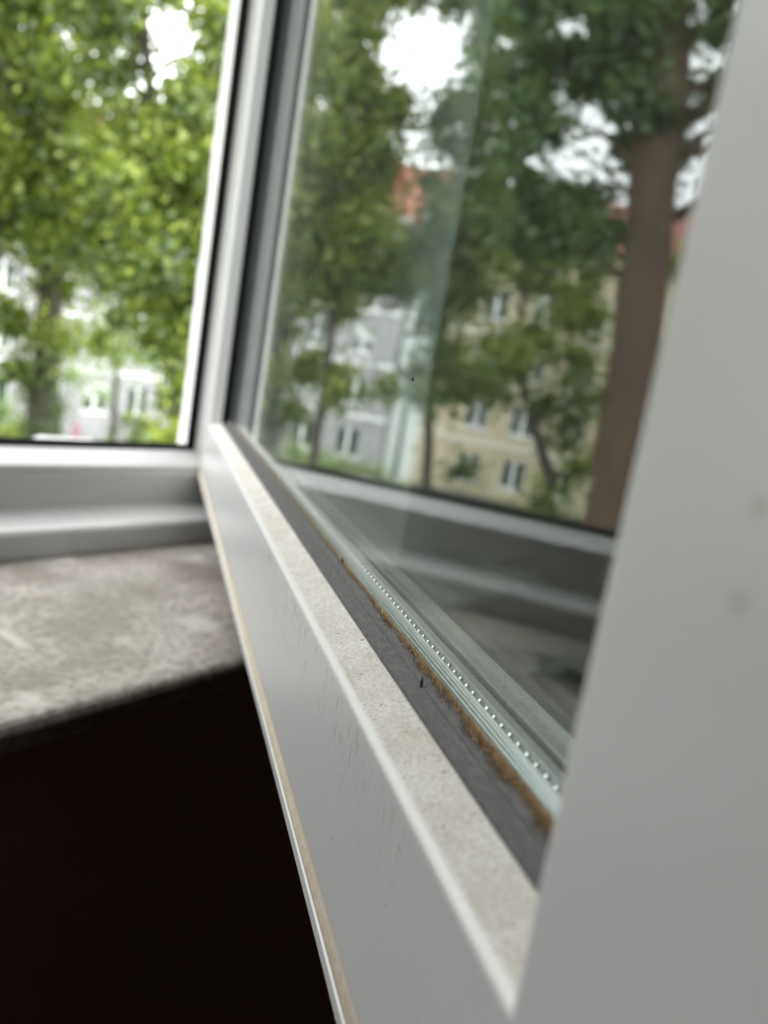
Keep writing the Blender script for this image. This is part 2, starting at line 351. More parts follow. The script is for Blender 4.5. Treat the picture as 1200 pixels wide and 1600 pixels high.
# aluminium spacer bar between the panes: fluted side and top
sp = [(.0834, .0880), (.0834, .0806), (.0896, .0806), (.0898, .0801), (.0914, .0801), (.0917, .0800), (.0922, .0800), (.0923, .0805), (.0927, .0805), (.0928, .0800), (.0956, .0800), (.0963, .0805), (.0964, .0880)]
spacers = [member('spacer_bar', SR, BP(sp), side, putS, M['alu'], sash) for side in ('bottom', 'high', 'low', 'top')]
for k in range(4):
    c_ = .0845 + k * .0014
    member('flute', SR, BP([(c_ - .00015, .0807), (c_ - .00010, .08035), (c_ + .00010, .08035), (c_ + .00015, .0807)]), 'bottom', putS, M['bead'], spacers[0])
spacers[0]['label'] = 'perforated aluminium spacer bar between the panes'
v, f = [], []; t = .1042
while t < .915:                                            # raised perforations along the middle of the bottom spacer
    base = len(v); cx_, cy_, cz_ = putS(t, .0906, -.0800)
    for j, (rr, hh) in enumerate(((1, 0), (.8, .55), (.42, .92))):
        for k in range(10):
            an = 2 * PI * k / 10; v.append((cx_ + 0.00115 * rr * math.cos(an), cy_ + .00072 * rr * math.sin(an), cz_ + .0007 * hh))
    v.append((cx_, cy_, cz_ + .00073))
    for j in range(2):
        for k in range(10): a = base + j * 10 + k; b = base + j * 10 + (k + 1) % 10; f.append((a, b, b + 10, a + 10))
    for k in range(10): f.append((base + 20 + k, base + 20 + (k + 1) % 10, base + 30))
    t += .004735
o = mesh('perforation', v, f, M['bead'], spacers[0], True); o['kind'] = 'stuff'
# brown dirt and moss where the gasket meets the glass
rs = np.random.RandomState(4); nb = 30000
u = rs.rand(nb); t = .10 + .80 * u ** 2.1
clump = .5 + .5 * np.sin(t * 230) * np.sin(t * 97 + 1) + rs.normal(0, .2, nb)
wid = np.interp(t, [.10, .16, .22, .32, .5, .9], [.0030, .0026, .0018, .0009, .0004, .0003]) * np.clip(.55 + .6 * clump, .25, 1.3)
bt = rs.beta(.8, 1.9, nb) * 1.15; aa = .0831 - wid * bt
keep = rs.rand(nb) < np.clip(.35 + .5 * clump, .12, 1); t, aa, wid, bt = t[keep], aa[keep], wid[keep], bt[keep]; nb = len(t)
zz = -np.interp(aa, [.0790, .0828, .0833], [.0829, .0802, .0799])
hgt = rs.uniform(.0003, .0013, nb) * (1.25 - .8 * bt) * np.interp(t, [.1, .3, .9], [1.25, .8, .5]); q = rs.uniform(.00005, .00016, nb); an = rs.uniform(0, 2 * PI, nb)
lx, ly = rs.normal(0, .0005, nb), rs.normal(0, .0003, nb)
P0 = np.stack([t - HG[0], -(aa - HG[1]), zz + HG[2]], 1)
tri = np.empty((nb, 4, 3))
for k in range(3):
    tri[:, k] = P0 + np.stack([q * np.cos(an + k * 2.094), q * np.sin(an + k * 2.094), np.full(nb, -.0001)], 1)
top = P0 + np.stack([lx, np.maximum(ly, -(.0832 - aa) * .0 - .0004), hgt], 1); top[:, 1] = np.maximum(top[:, 1], -(.08325 - HG[1])); tri[:, 3] = top
for k in range(3): tri[:, k, 1] = np.maximum(tri[:, k, 1], -(.08325 - HG[1]))
def npmesh(name, verts, faces, m, parent, tone=None):
    me = bpy.data.meshes.new(name); me.vertices.add(len(verts)); me.vertices.foreach_set('co', verts.astype(np.float32).ravel())
    k = faces.shape[1]; me.loops.add(faces.size); me.loops.foreach_set('vertex_index', faces.astype(np.int32).ravel())
    me.polygons.add(len(faces)); me.polygons.foreach_set('loop_start', np.arange(0, faces.size, k, dtype=np.int32))
    me.update(calc_edges=True); me.materials.append(m)
    if tone is not None:
        at = me.attributes.new('tone', 'FLOAT', 'POINT'); at.data.foreach_set('value', tone.astype(np.float32))
    o = bpy.data.objects.new(name, me); C.objects.link(o); o.parent = parent; return o
i4 = np.arange(nb)[:, None] * 4
o = npmesh('moss', tri.reshape(-1, 3), np.concatenate([i4 + np.array(r_) for r_ in ((0, 1, 3), (1, 2, 3), (2, 0, 3))]), M['moss'], sash, np.repeat(np.clip(rs.normal(.85 - .6 * bt, .2, nb), 0, 1), 4))
o['kind'] = 'stuff'; o['label'] = 'brown moss and dirt along the glass edge'

# small dark seeds caught on the sash
def seed(t, a, z, ln, lean, label):
    v, f = [], []; p = world(t, a, z)
    tube(v, f, [p, p + Vector((lean[0] * .4, lean[1] * .4, ln * .4)), p + Vector((lean[0], lean[1], ln))], [.00028, .00042, .00010], 7)
    tag(mesh('seed_husk', v, f, M['seed'], None, True), label, 'seed husk')
seed(.1894, .0790, -.0831, .0032, (.0002, .0002), 'thin dark seed husk standing upright on the grey glazing gasket')
seed(.308, .0828, -.0802, .0025, (-.0006, .0004), 'tiny dark seed husk against the glass edge further up the sash rail')
seed(.2569, .08322, .0000, .0010, (.0002, .0001), 'tiny black speck stuck to the dusty outer glass')
seed(.305, .0660, -.0889, .0006, (.0012, .0003), 'small dark fleck lying on the white ledge near the hinge side')

# marker pen lying on the stone sill
pen = tag(empty('marker_pen', (.192, .568, STONE_Z)), 'black and green marker pen lying on the stone windowsill', 'pen')
def along(pts, rads, m, nm):
    v, f = [], []; tube(v, f, pts, rads, 20); return mesh(nm, v, f, m, pen, True)
dv = Vector((-.93, -.37, 0)).normalized()
along([Vector((0, 0, .0075)) + dv * s for s in (.0, .003, .010, .120, .123)], [.0035, .0070, .0075, .0075, .006], M['pen_black'], 'barrel')
along([Vector((0, 0, .0075)) + dv * s for s in (-.016, -.013, .008, .009)], [.0045, .0068, .0083, .0079], M['pen_green'], 'cap')
boxes('clip', [(-.004, .020, -.002, .002, .0152, .0175)], M['pen_green'], pen)

# ------------------------------------------------------------------ outdoors
GZ = -6.4
tag(boxes('ground', [(-80, 110, .95, 120, GZ - .3, GZ)], M['lawn']), kind='structure')
tag(boxes('path', [(-80, 110, 24, 30.5, GZ, GZ + .03)], M['asphalt']), kind='structure')

def window(b, x, z, w, h, y, curtain=False):
    fr = boxes('window', [(x - w / 2, x - w / 2 + .09, y - .02, y + .10, z - h / 2, z + h / 2), (x + w / 2 - .09, x + w / 2, y - .02, y + .10, z - h / 2, z + h / 2),
         (x - w / 2, x + w / 2, y - .02, y + .10, z + h / 2 - .09, z + h / 2), (x - w / 2, x + w / 2, y - .02, y + .10, z - h / 2, z - h / 2 + .09),
         (x - .10, x + .10, y - .03, y + .10, z - h / 2, z + h / 2), (x - w / 2 - .12, x + w / 2 + .12, y - .16, y + .02, z - h / 2 - .10, z - h / 2 - .01)], M['win_frame'], b)
    for s in (-1, 1):
        c = x + s * (w / 4 - .0)
        boxes('pane', [(c - w / 4 + .07, c + w / 4 - .07, y + .05, y + .06, z - h / 2 + .08, z + h / 2 - .08)], M['win_glass'], fr)
    if curtain: boxes('curtain', [(x - w / 2 + .1, x + w / 2 - .1, y + .02, y + .03, z - .1, z + h / 2 - .09)], M['curtain'], fr)
def facade(b, x0, x1, y, z0, z1, wins, m, depth=10):
    """a wall with real window openings: columns and rows of piers around the holes"""
    xs = sorted({w[0] for w in wins}); zs = sorted({w[1] for w in wins}); bs = []
    cols = {x: max(w[2] for w in wins if w[0] == x) for x in xs}; px = x0
    for x in xs:
        bs.append((px, x - cols[x] / 2, y, y + .35, z0, z1)); px = x + cols[x] / 2; pz = z0
        for w in sorted([w for w in wins if w[0] == x], key=lambda q: q[1]):
            bs.append((x - cols[x] / 2, x + cols[x] / 2, y, y + .35, pz, w[1] - w[3] / 2)); pz = w[1] + w[3] / 2
        bs.append((x - cols[x] / 2, x + cols[x] / 2, y, y + .35, pz, z1))
    bs.append((px, x1, y, y + .35, z0, z1)); bs.append((x0, x1, y + .9, y + depth, z0, z1)); bs += [(x0, x0 + .3, y + .35, y + .9, z0, z1), (x1 - .3, x1, y + .35, y + .9, z0, z1)]
    boxes('wall', bs, m, b)
def gable_roof(b, x0, x1, y0, y1, z, h, m):
    ym = (y0 + y1) / 2
    return mesh('roof', [(x0, y0, z), (x1, y0, z), (x1, y1, z), (x0, y1, z), (x0, ym, z + h), (x1, ym, z + h)], [(0, 1, 5, 4), (2, 3, 4, 5), (0, 4, 3), (1, 2, 5), (0, 3, 2, 1)], m, b)
# white block
wb = tag(empty('apartment_building', (0, 0, 0)), 'grey-white apartment block with red tiled roof behind the trees', 'building')
wins = [(17.45 + 2.9 * i, z, 1.35, 1.6) for i in range(6) for z in (-1.05, 1.85, 4.75)] + [(17.45 + 2.9 * i, -3.95, 1.6, 1.7) for i in range(6)]
facade(wb, 15.3, 34.6, 40, GZ, 8.1, wins, M['greywhite'])
for k, w in enumerate(wins): window(wb, w[0], w[1], w[2], w[3], 40.12, k % 4 == 1)
rf = gable_roof(wb, 15.35, 35.0, 39.3, 51, 8.1, 4.3, M['roof'])
for cxm in (18.2, 25.5): boxes('chimney', [(cxm - .5, cxm + .5, 42, 42.9, 8.8, 11.6), (cxm - .6, cxm + .6, 41.9, 43, 11.6, 11.75)], M['chimney'], rf)
boxes('string_course', [(15.3, 34.6, 39.93, 40, z, z + .22) for z in (-2.55, .35, 3.25)], M['win_frame'], wb)
boxes('gutter', [(15.35, 35.1, 39.1, 39.3, 8.0, 8.2)], M['sheet'], wb)
boxes('cellar_door', [(22.9, 24.1, 39.93, 39.995, GZ, -3.2 - 1.2)], M['tyre'], wb)
# narrow white stair tower beside it
st = tag(empty('stair_tower', (0, 0, 0)), 'narrow bright white stair tower between grey-white and cream blocks', 'building')
boxes('wall', [(13.32, 15.28, 40.6, 50, GZ, 8.6)], M['white_wall'], st)
boxes('roof', [(13.32, 15.28, 40.4, 50, 8.6, 8.9)], M['sheet'], st)
v, f = [], []; tube(v, f, [(14.45, 40.45, GZ), (14.45, 40.45, 8.6)], [.14, .14], 12); mesh('downpipe', v, f, M['pipe'], st, True)
# cream block
cb = tag(empty('apartment_building', (0, 0, 0)), 'cream clad apartment block with white double windows behind the thin trees', 'building')
wins = [(10.3 - 2.5 * i, z, 1.3, 1.55) for i in range(7) for z in (-4.0, -1.15, 1.7, 4.55)]
facade(cb, -6.5, 13.3, 40, GZ, 7.6, wins, M['cream'])
for k, w in enumerate(wins): window(cb, w[0], w[1], w[2], w[3], 40.12, k % 5 == 2)
boxes('string_course', [(-6.5, 13.3, 39.94, 40, z, z + .30) for z in (-2.75, .10, 2.95)], M['band'], cb)
gable_roof(cb, -7, 13.3, 39.4, 51, 7.6, 3.6, M['roof']); boxes('plinth', [(-6.5, 13.3, 39.9, 40, GZ, -5.4)], M['asphalt'], cb)

# white offcut on the outside sill
fo = mesh('foam_offcut', [(.480, .875, 0), (.590, .850, 0), (.618, .905, 0), (.508, .925, 0), (.513, .883, .0115), (.567, .866, .0115), (.588, .900, .0110), (.523, .912, .0115)],
     [(0, 1, 2, 3), (4, 5, 6, 7), (0, 1, 5, 4), (1, 2, 6, 5), (2, 3, 7, 6), (3, 0, 4, 7)], M['van'])
fo.location.z = -.1545; tag(bevel(fo, .0015), 'flat white offcut lying on the outside metal sill behind the frame', 'offcut')
tag(boxes('post_box', [(20.05, 20.25, 32.0, 32.2, GZ, GZ + 1.95)], M['pink']), 'pink box standing in front of the grey-white block', 'post box')

CLUSTERS = {'ivy': [(7.15, 13.6, 5.53, 0.4), (7.45, 13.56, 5.76, 0.4), (6.02, 13.41, 4.8, 0.38), (6.99, 13.42, 5.19, 0.39), (8.3, 14.07, 5.79, 0.42), (6.0, 13.33, 4.45, 0.38), (7.65, 16.1, 5.43, 0.46), (6.75, 13.42, 4.71, 0.39), (8.97, 15.56, 6.09, 0.46), (6.33, 13.96, 4.05, 0.4), (7.06, 14.14, 4.36, 0.41), (7.24, 13.92, 4.36, 0.4), (6.73, 14.76, 3.94, 0.42), (6.9, 14.49, 3.97, 0.41), (7.97, 15.28, 4.44, 0.44), (7.0, 15.42, 3.62, 0.44), (7.45, 14.43, 3.92, 0.42), (6.91, 13.02, 3.6, 0.38), (9.36, 14.72, 4.38, 0.45), (7.08, 15.39, 3.24, 0.44), (7.08, 14.84, 3.31, 0.42), (7.81, 15.24, 3.7, 0.44), (8.08, 15.05, 3.82, 0.44), (8.21, 14.7, 3.67, 0.43), (8.86, 15.17, 4.11, 0.45), (9.67, 14.98, 4.19, 0.46), (6.42, 13.79, 2.75, 0.39), (6.24, 13.09, 2.53, 0.37), (7.35, 14.36, 2.93, 0.42), (7.42, 14.01, 3.16, 0.41), (7.52, 13.05, 3.15, 0.39), (9.03, 15.27, 3.74, 0.46), (7.62, 16.27, 2.85, 0.46), (7.74, 15.86, 2.9, 0.46), (6.72, 13.05, 2.33, 0.38), (7.38, 13.71, 2.81, 0.4), (7.94, 14.21, 3.01, 0.42), (7.63, 12.77, 2.72, 0.38), (7.18, 15.56, 2.41, 0.44), (7.29, 14.82, 2.18, 0.43), (7.81, 15.15, 2.36, 0.44), (7.19, 13.11, 2.32, 0.39), (7.59, 13.51, 2.48, 0.4), (7.48, 12.63, 2.26, 0.38), (7.55, 15.88, 2.15, 0.45), (7.23, 14.79, 2.0, 0.42), (7.04, 13.66, 1.79, 0.4), (7.75, 13.88, 1.95, 0.41), (7.45, 13.13, 1.88, 0.39), (8.85, 14.85, 2.28, 0.45), (7.26, 15.38, 1.59, 0.44), (7.7, 15.87, 1.54, 0.45), (7.09, 13.48, 1.42, 0.39), (7.9, 14.37, 1.58, 0.42), (8.36, 14.56, 1.98, 0.43), (7.84, 12.65, 1.61, 0.38), (6.83, 14.04, 1.09, 0.4), (7.43, 12.83, 1.38, 0.38), (8.31, 12.16, 1.35, 0.38), (8.15, 14.73, 1.11, 0.43), (8.92, 15.58, 1.16, 0.46), (8.25, 13.41, 1.08, 0.41), (8.09, 13.92, 0.54, 0.42), (6.85, 14.42, -0.12, 0.41), (7.24, 13.94, 0.05, 0.41), (7.64, 14.59, -0.22, 0.42), (7.6, 12.83, -0.29, 0.38), (9.22, 14.16, -0.23, 0.44), (7.31, 13.68, -0.99, 0.4), (7.95, 15.23, -2.4, 0.44)],
 'left': [(5.52, 9.42, 4.13, 0.28), (5.78, 9.51, 4.39, 0.29), (6.14, 9.26, 4.37, 0.29), (6.54, 8.77, 4.61, 0.28), (7.57, 9.99, 5.31, 0.32), (5.85, 9.04, 3.98, 0.28), (6.57, 9.38, 4.34, 0.3), (7.94, 10.91, 5.4, 0.35), (8.2, 10.06, 5.32, 0.33), (6.14, 11.52, 4.31, 0.34), (5.86, 10.4, 4.0, 0.31), (5.69, 9.14, 3.72, 0.28), (8.21, 10.51, 4.99, 0.34), (7.16, 8.68, 4.33, 0.29), (6.72, 11.49, 4.22, 0.34), (5.76, 9.39, 3.53, 0.28), (6.76, 10.36, 4.09, 0.32), (6.59, 8.38, 3.9, 0.27), (6.68, 8.24, 3.87, 0.27), (6.98, 11.4, 4.12, 0.34), (7.19, 9.15, 3.95, 0.3), (8.68, 10.26, 4.5, 0.35), (5.51, 9.95, 3.07, 0.29), (6.03, 9.68, 3.15, 0.29), (6.49, 9.96, 3.45, 0.31), (7.83, 10.17, 3.85, 0.33), (7.41, 9.37, 3.7, 0.31), (7.17, 8.46, 3.57, 0.29), (6.53, 8.64, 3.12, 0.28), (7.91, 9.97, 3.77, 0.33), (7.97, 9.37, 3.73, 0.32), (7.14, 10.26, 3.17, 0.32), (6.64, 9.03, 2.94, 0.29), (6.6, 8.69, 2.8, 0.28), (7.88, 9.34, 3.23, 0.32), (6.32, 10.1, 2.43, 0.31), (6.99, 10.39, 2.86, 0.32), (6.42, 9.17, 2.6, 0.29), (7.7, 10.09, 3.04, 0.33), (8.41, 10.33, 3.32, 0.34), (6.94, 8.12, 2.67, 0.28), (5.96, 9.41, 2.03, 0.29), (6.35, 9.75, 2.24, 0.3), (6.81, 9.69, 2.34, 0.31), (6.42, 8.64, 2.3, 0.28), (6.62, 8.46, 2.23, 0.28), (7.03, 8.76, 2.53, 0.29), (7.31, 8.7, 2.47, 0.29), (6.53, 10.46, 2.07, 0.32), (5.81, 8.79, 1.82, 0.27), (6.97, 9.88, 2.08, 0.31), (7.59, 10.41, 2.29, 0.33), (7.17, 9.38, 2.25, 0.3), (8.48, 10.39, 2.53, 0.35), (6.96, 8.07, 2.22, 0.27), (6.9, 10.9, 1.79, 0.33), (6.13, 9.2, 1.74, 0.29), (6.7, 9.53, 1.83, 0.3), (7.72, 10.39, 2.01, 0.33), (8.04, 10.09, 2.1, 0.33), (7.19, 8.79, 1.9, 0.29), (8.27, 9.74, 2.32, 0.33), (7.14, 11.05, 1.57, 0.34), (7.31, 10.98, 1.68, 0.34), (6.13, 8.75, 1.34, 0.28), (7.05, 9.4, 1.51, 0.3), (7.0, 8.93, 1.58, 0.29), (6.94, 8.33, 1.48, 0.28), (8.08, 9.25, 1.83, 0.32), (6.56, 10.88, 1.1, 0.33), (7.32, 11.19, 1.21, 0.34), (7.33, 10.4, 1.36, 0.33), (6.45, 8.73, 1.2, 0.28), (8.33, 10.48, 1.59, 0.35), (7.36, 8.69, 1.49, 0.29), (8.66, 10.04, 1.65, 0.34), (5.78, 8.83, 0.87, 0.27), (5.96, 8.84, 0.81, 0.27), (6.23, 8.77, 0.75, 0.28), (6.4, 8.52, 0.8, 0.27), (8.21, 10.35, 1.11, 0.34), (8.26, 9.79, 1.19, 0.33), (7.69, 8.73, 1.07, 0.3), (7.38, 11.16, 0.73, 0.35), (7.54, 10.97, 0.79, 0.34), (7.37, 10.42, 0.77, 0.33), (8.11, 10.7, 0.73, 0.35), (7.3, 9.05, 0.87, 0.3), (7.21, 8.6, 0.79, 0.29), (7.25, 8.14, 0.87, 0.28), (7.15, 10.5, 0.2, 0.33), (7.15, 9.83, 0.4, 0.31), (7.47, 9.64, 0.54, 0.31), (7.18, 9.02, 0.46, 0.3), (8.26, 9.85, 0.43, 0.33), (7.82, 8.66, 0.64, 0.3), (7.37, 10.01, -0.03, 0.32), (7.01, 8.99, 0.22, 0.29), (7.4, 9.31, 0.08, 0.31), (7.15, 8.51, 0.26, 0.29), (8.19, 9.26, 0.31, 0.32), (7.46, 9.72, -0.1, 0.32), (7.93, 9.88, -0.3, 0.33), (6.93, 8.14, -0.07, 0.28), (7.7, 8.41, -0.0, 0.29), (6.74, 8.26, -0.49, 0.27), (8.09, 9.16, -0.39, 0.32), (8.03, 8.8, -0.3, 0.31), (8.19, 10.26, -1.01, 0.34), (6.87, 8.44, -0.7, 0.28), (8.8, 10.01, -0.88, 0.34), (8.78, 9.6, -0.85, 0.34), (6.46, 8.29, -1.27, 0.27), (8.17, 8.59, -1.35, 0.31)],
 'slim': [(10.79, 16.5, -0.42, 0.51), (12.23, 16.5, -0.61, 0.53), (10.69, 17.54, -1.23, 0.53), (11.05, 17.83, -1.26, 0.54), (11.27, 17.05, -1.6, 0.53)],
 'pale': [(8.05, 13.0, 7.01, 0.39), (7.61, 13.24, 6.88, 0.39), (6.74, 12.52, 6.49, 0.37), (6.89, 13.45, 7.04, 0.39), (6.03, 12.32, 6.57, 0.35), (5.97, 13.28, 6.9, 0.38), (7.88, 12.77, 6.42, 0.39), (7.02, 11.98, 6.07, 0.36), (6.61, 12.35, 6.25, 0.36), (6.12, 12.14, 6.19, 0.35), (7.74, 13.04, 6.29, 0.39), (7.09, 12.32, 5.91, 0.37), (6.93, 13.11, 6.24, 0.38), (6.28, 12.32, 5.81, 0.36), (7.6, 12.65, 5.56, 0.38), (7.4, 12.91, 5.8, 0.38), (6.25, 11.88, 5.24, 0.35), (5.97, 11.53, 5.14, 0.34), (7.47, 12.32, 5.12, 0.37), (7.25, 12.92, 5.34, 0.38), (6.67, 12.27, 5.15, 0.36), (7.41, 12.68, 5.04, 0.38), (6.62, 12.05, 4.74, 0.36), (6.31, 11.84, 4.79, 0.35), (6.25, 12.56, 4.87, 0.36), (7.32, 12.43, 4.6, 0.37), (6.06, 11.62, 4.31, 0.34), (5.66, 11.83, 4.23, 0.34), (6.69, 11.29, 3.68, 0.34), (6.83, 13.12, 4.49, 0.38), (6.27, 12.95, 4.39, 0.37), (7.36, 12.77, 3.84, 0.38), (7.24, 13.33, 4.23, 0.39), (5.71, 12.08, 3.7, 0.35), (6.82, 11.89, 3.24, 0.35), (7.46, 13.8, 3.71, 0.41), (6.72, 13.59, 3.78, 0.39), (6.21, 13.42, 3.79, 0.38), (7.68, 13.45, 3.2, 0.4), (6.59, 12.65, 3.14, 0.37), (6.15, 11.98, 3.11, 0.35), (6.71, 11.69, 2.5, 0.35), (6.96, 13.2, 3.06, 0.39), (6.02, 12.38, 2.74, 0.36), (7.81, 13.88, 2.75, 0.41), (7.49, 14.1, 2.66, 0.41), (5.87, 12.0, 2.26, 0.35), (5.54, 12.01, 2.34, 0.34), (6.66, 12.05, 1.82, 0.36), (6.85, 13.33, 2.17, 0.39), (6.77, 13.87, 2.24, 0.4), (5.6, 12.11, 2.17, 0.34), (5.2, 12.65, 2.08, 0.35), (7.6, 14.02, 1.94, 0.41), (7.39, 14.15, 1.76, 0.41), (5.94, 12.1, 1.77, 0.35), (5.79, 13.22, 1.89, 0.37), (5.24, 12.59, 1.71, 0.35), (6.78, 12.25, 1.15, 0.36), (6.61, 13.07, 1.48, 0.38), (6.79, 14.3, 1.74, 0.41), (5.35, 12.18, 1.47, 0.34), (5.27, 12.78, 1.56, 0.36), (4.93, 12.54, 1.53, 0.35), (5.67, 12.17, -0.43, 0.35), (4.91, 12.38, -0.19, 0.34)],
 'mid': [(5.69, 13.63, 7.19, 0.38), (4.84, 12.04, 6.4, 0.34), (4.57, 12.13, 6.38, 0.34), (4.44, 13.2, 6.78, 0.36), (5.7, 14.33, 7.21, 0.4), (5.27, 14.56, 7.3, 0.4), (4.66, 14.04, 7.0, 0.38), (4.91, 12.51, 5.97, 0.35), (4.54, 13.0, 6.27, 0.36), (4.97, 15.11, 7.29, 0.41), (4.86, 14.02, 6.28, 0.38), (4.39, 13.65, 6.23, 0.37), (4.99, 14.4, 6.07, 0.39), (4.43, 13.95, 5.77, 0.38), (5.06, 14.95, 5.81, 0.41), (4.0, 12.32, 4.79, 0.34), (5.11, 14.42, 5.21, 0.4), (4.68, 13.61, 4.91, 0.37), (4.01, 13.32, 5.01, 0.36), (5.08, 13.26, 4.49, 0.37), (4.86, 13.06, 4.62, 0.36), (4.81, 14.17, 5.03, 0.39), (4.59, 14.98, 5.2, 0.41), (5.67, 14.86, 4.6, 0.41), (5.0, 13.81, 4.31, 0.38), (4.66, 14.01, 4.55, 0.38), (4.13, 14.31, 4.56, 0.39), (4.98, 14.12, 4.24, 0.39), (4.74, 14.56, 4.23, 0.4), (4.3, 14.8, 4.31, 0.4), (5.51, 14.51, 3.71, 0.4), (4.97, 14.93, 3.81, 0.41), (4.39, 13.89, 3.58, 0.38), (4.37, 14.96, 3.92, 0.4), (4.74, 12.85, 2.94, 0.35), (5.1, 14.87, 3.54, 0.41), (4.29, 13.81, 3.38, 0.37), (4.17, 14.31, 3.49, 0.39), (5.0, 13.98, 2.85, 0.38), (4.15, 12.72, 2.69, 0.35), (3.8, 12.83, 2.69, 0.35), (3.95, 13.77, 2.9, 0.37), (4.93, 12.96, 2.21, 0.36), (4.82, 13.29, 2.51, 0.37), (4.48, 13.1, 2.5, 0.36), (3.84, 13.22, 2.34, 0.36), (3.67, 13.72, 2.65, 0.37), (5.6, 14.92, 2.22, 0.41), (4.78, 13.73, 2.08, 0.38), (4.59, 13.78, 2.2, 0.38), (4.34, 14.17, 2.19, 0.38), (5.31, 14.95, 1.99, 0.41), (4.18, 12.63, 1.5, 0.34), (4.09, 13.98, 1.84, 0.38), (4.3, 12.65, 1.33, 0.35), (4.31, 14.08, 1.53, 0.38), (4.5, 13.07, 1.0, 0.36), (4.3, 13.29, 0.6, 0.36), (4.62, 14.98, 0.83, 0.41), (4.48, 12.67, 0.18, 0.35), (4.8, 15.15, 0.21, 0.41), (4.22, 14.2, 0.35, 0.38), (3.53, 13.31, 0.18, 0.36), (4.26, 12.37, -0.22, 0.34), (4.36, 13.57, -0.15, 0.37), (3.76, 12.97, -0.08, 0.35), (4.01, 15.2, 0.07, 0.41), (4.03, 14.91, -1.6, 0.4)],
 'big': [(2.1, 6.64, 3.55, 0.18), (2.42, 8.02, 4.19, 0.22), (2.19, 8.48, 4.45, 0.23), (1.92, 8.02, 4.25, 0.21), (1.88, 9.18, 4.84, 0.24), (1.71, 8.75, 4.56, 0.23), (1.31, 8.04, 4.25, 0.21), (0.49, 8.43, 4.35, 0.22), (2.5, 7.87, 3.95, 0.21), (2.35, 8.42, 4.24, 0.23), (2.28, 8.85, 4.47, 0.24), (2.28, 9.37, 4.74, 0.25), (1.67, 7.6, 3.86, 0.2), (1.34, 7.29, 3.7, 0.19), (1.48, 9.36, 4.62, 0.25), (2.07, 6.73, 3.24, 0.18), (1.85, 7.02, 3.38, 0.19), (1.44, 7.29, 3.43, 0.19), (1.63, 8.93, 4.31, 0.24), (1.43, 9.36, 4.52, 0.25), (0.62, 7.66, 3.67, 0.2), (2.34, 7.63, 3.5, 0.21), (1.44, 7.18, 3.23, 0.19), (1.25, 7.12, 3.21, 0.19), (1.1, 7.72, 3.56, 0.2), (1.07, 8.04, 3.66, 0.21), (0.55, 7.57, 3.4, 0.2), (2.7, 9.43, 4.04, 0.25), (2.31, 8.24, 3.46, 0.22), (1.94, 8.16, 3.42, 0.22), (1.95, 9.13, 3.85, 0.24), (1.76, 9.5, 4.13, 0.25), (1.41, 9.12, 3.84, 0.24), (1.31, 9.42, 3.99, 0.25), (2.6, 8.77, 3.41, 0.24), (2.11, 8.06, 3.31, 0.22), (2.18, 9.65, 3.78, 0.26), (1.71, 8.03, 3.26, 0.21), (1.77, 9.6, 3.86, 0.25), (1.25, 7.55, 3.07, 0.2), (1.35, 9.81, 4.03, 0.26), (2.43, 8.79, 3.23, 0.24), (2.52, 9.33, 3.54, 0.25), (1.76, 8.29, 3.18, 0.22), (1.76, 9.6, 3.67, 0.25), (1.09, 6.93, 2.59, 0.18), (1.13, 9.06, 3.51, 0.24), (0.62, 9.74, 3.78, 0.25), (2.04, 7.2, 2.56, 0.19), (1.37, 8.78, 3.14, 0.23), (0.98, 7.64, 2.71, 0.2), (0.96, 8.65, 3.14, 0.23), (1.81, 7.22, 2.37, 0.19), (1.23, 8.44, 2.71, 0.22), (1.02, 9.28, 3.0, 0.24), (2.57, 9.08, 2.77, 0.25), (1.27, 9.79, 2.99, 0.26), (0.96, 9.05, 2.83, 0.24), (1.99, 7.48, 2.05, 0.2), (1.99, 7.84, 1.86, 0.21), (1.95, 8.33, 2.05, 0.22), (1.92, 9.24, 2.36, 0.25), (1.55, 8.67, 2.21, 0.23), (2.31, 8.81, 1.87, 0.24), (1.88, 8.11, 1.8, 0.22), (1.88, 9.14, 2.05, 0.24), (1.45, 7.82, 1.74, 0.21), (1.21, 8.71, 1.91, 0.23), (2.19, 8.92, 1.67, 0.24), (2.17, 9.56, 1.93, 0.25), (1.69, 8.07, 1.63, 0.21), (1.16, 6.88, 1.43, 0.18)],
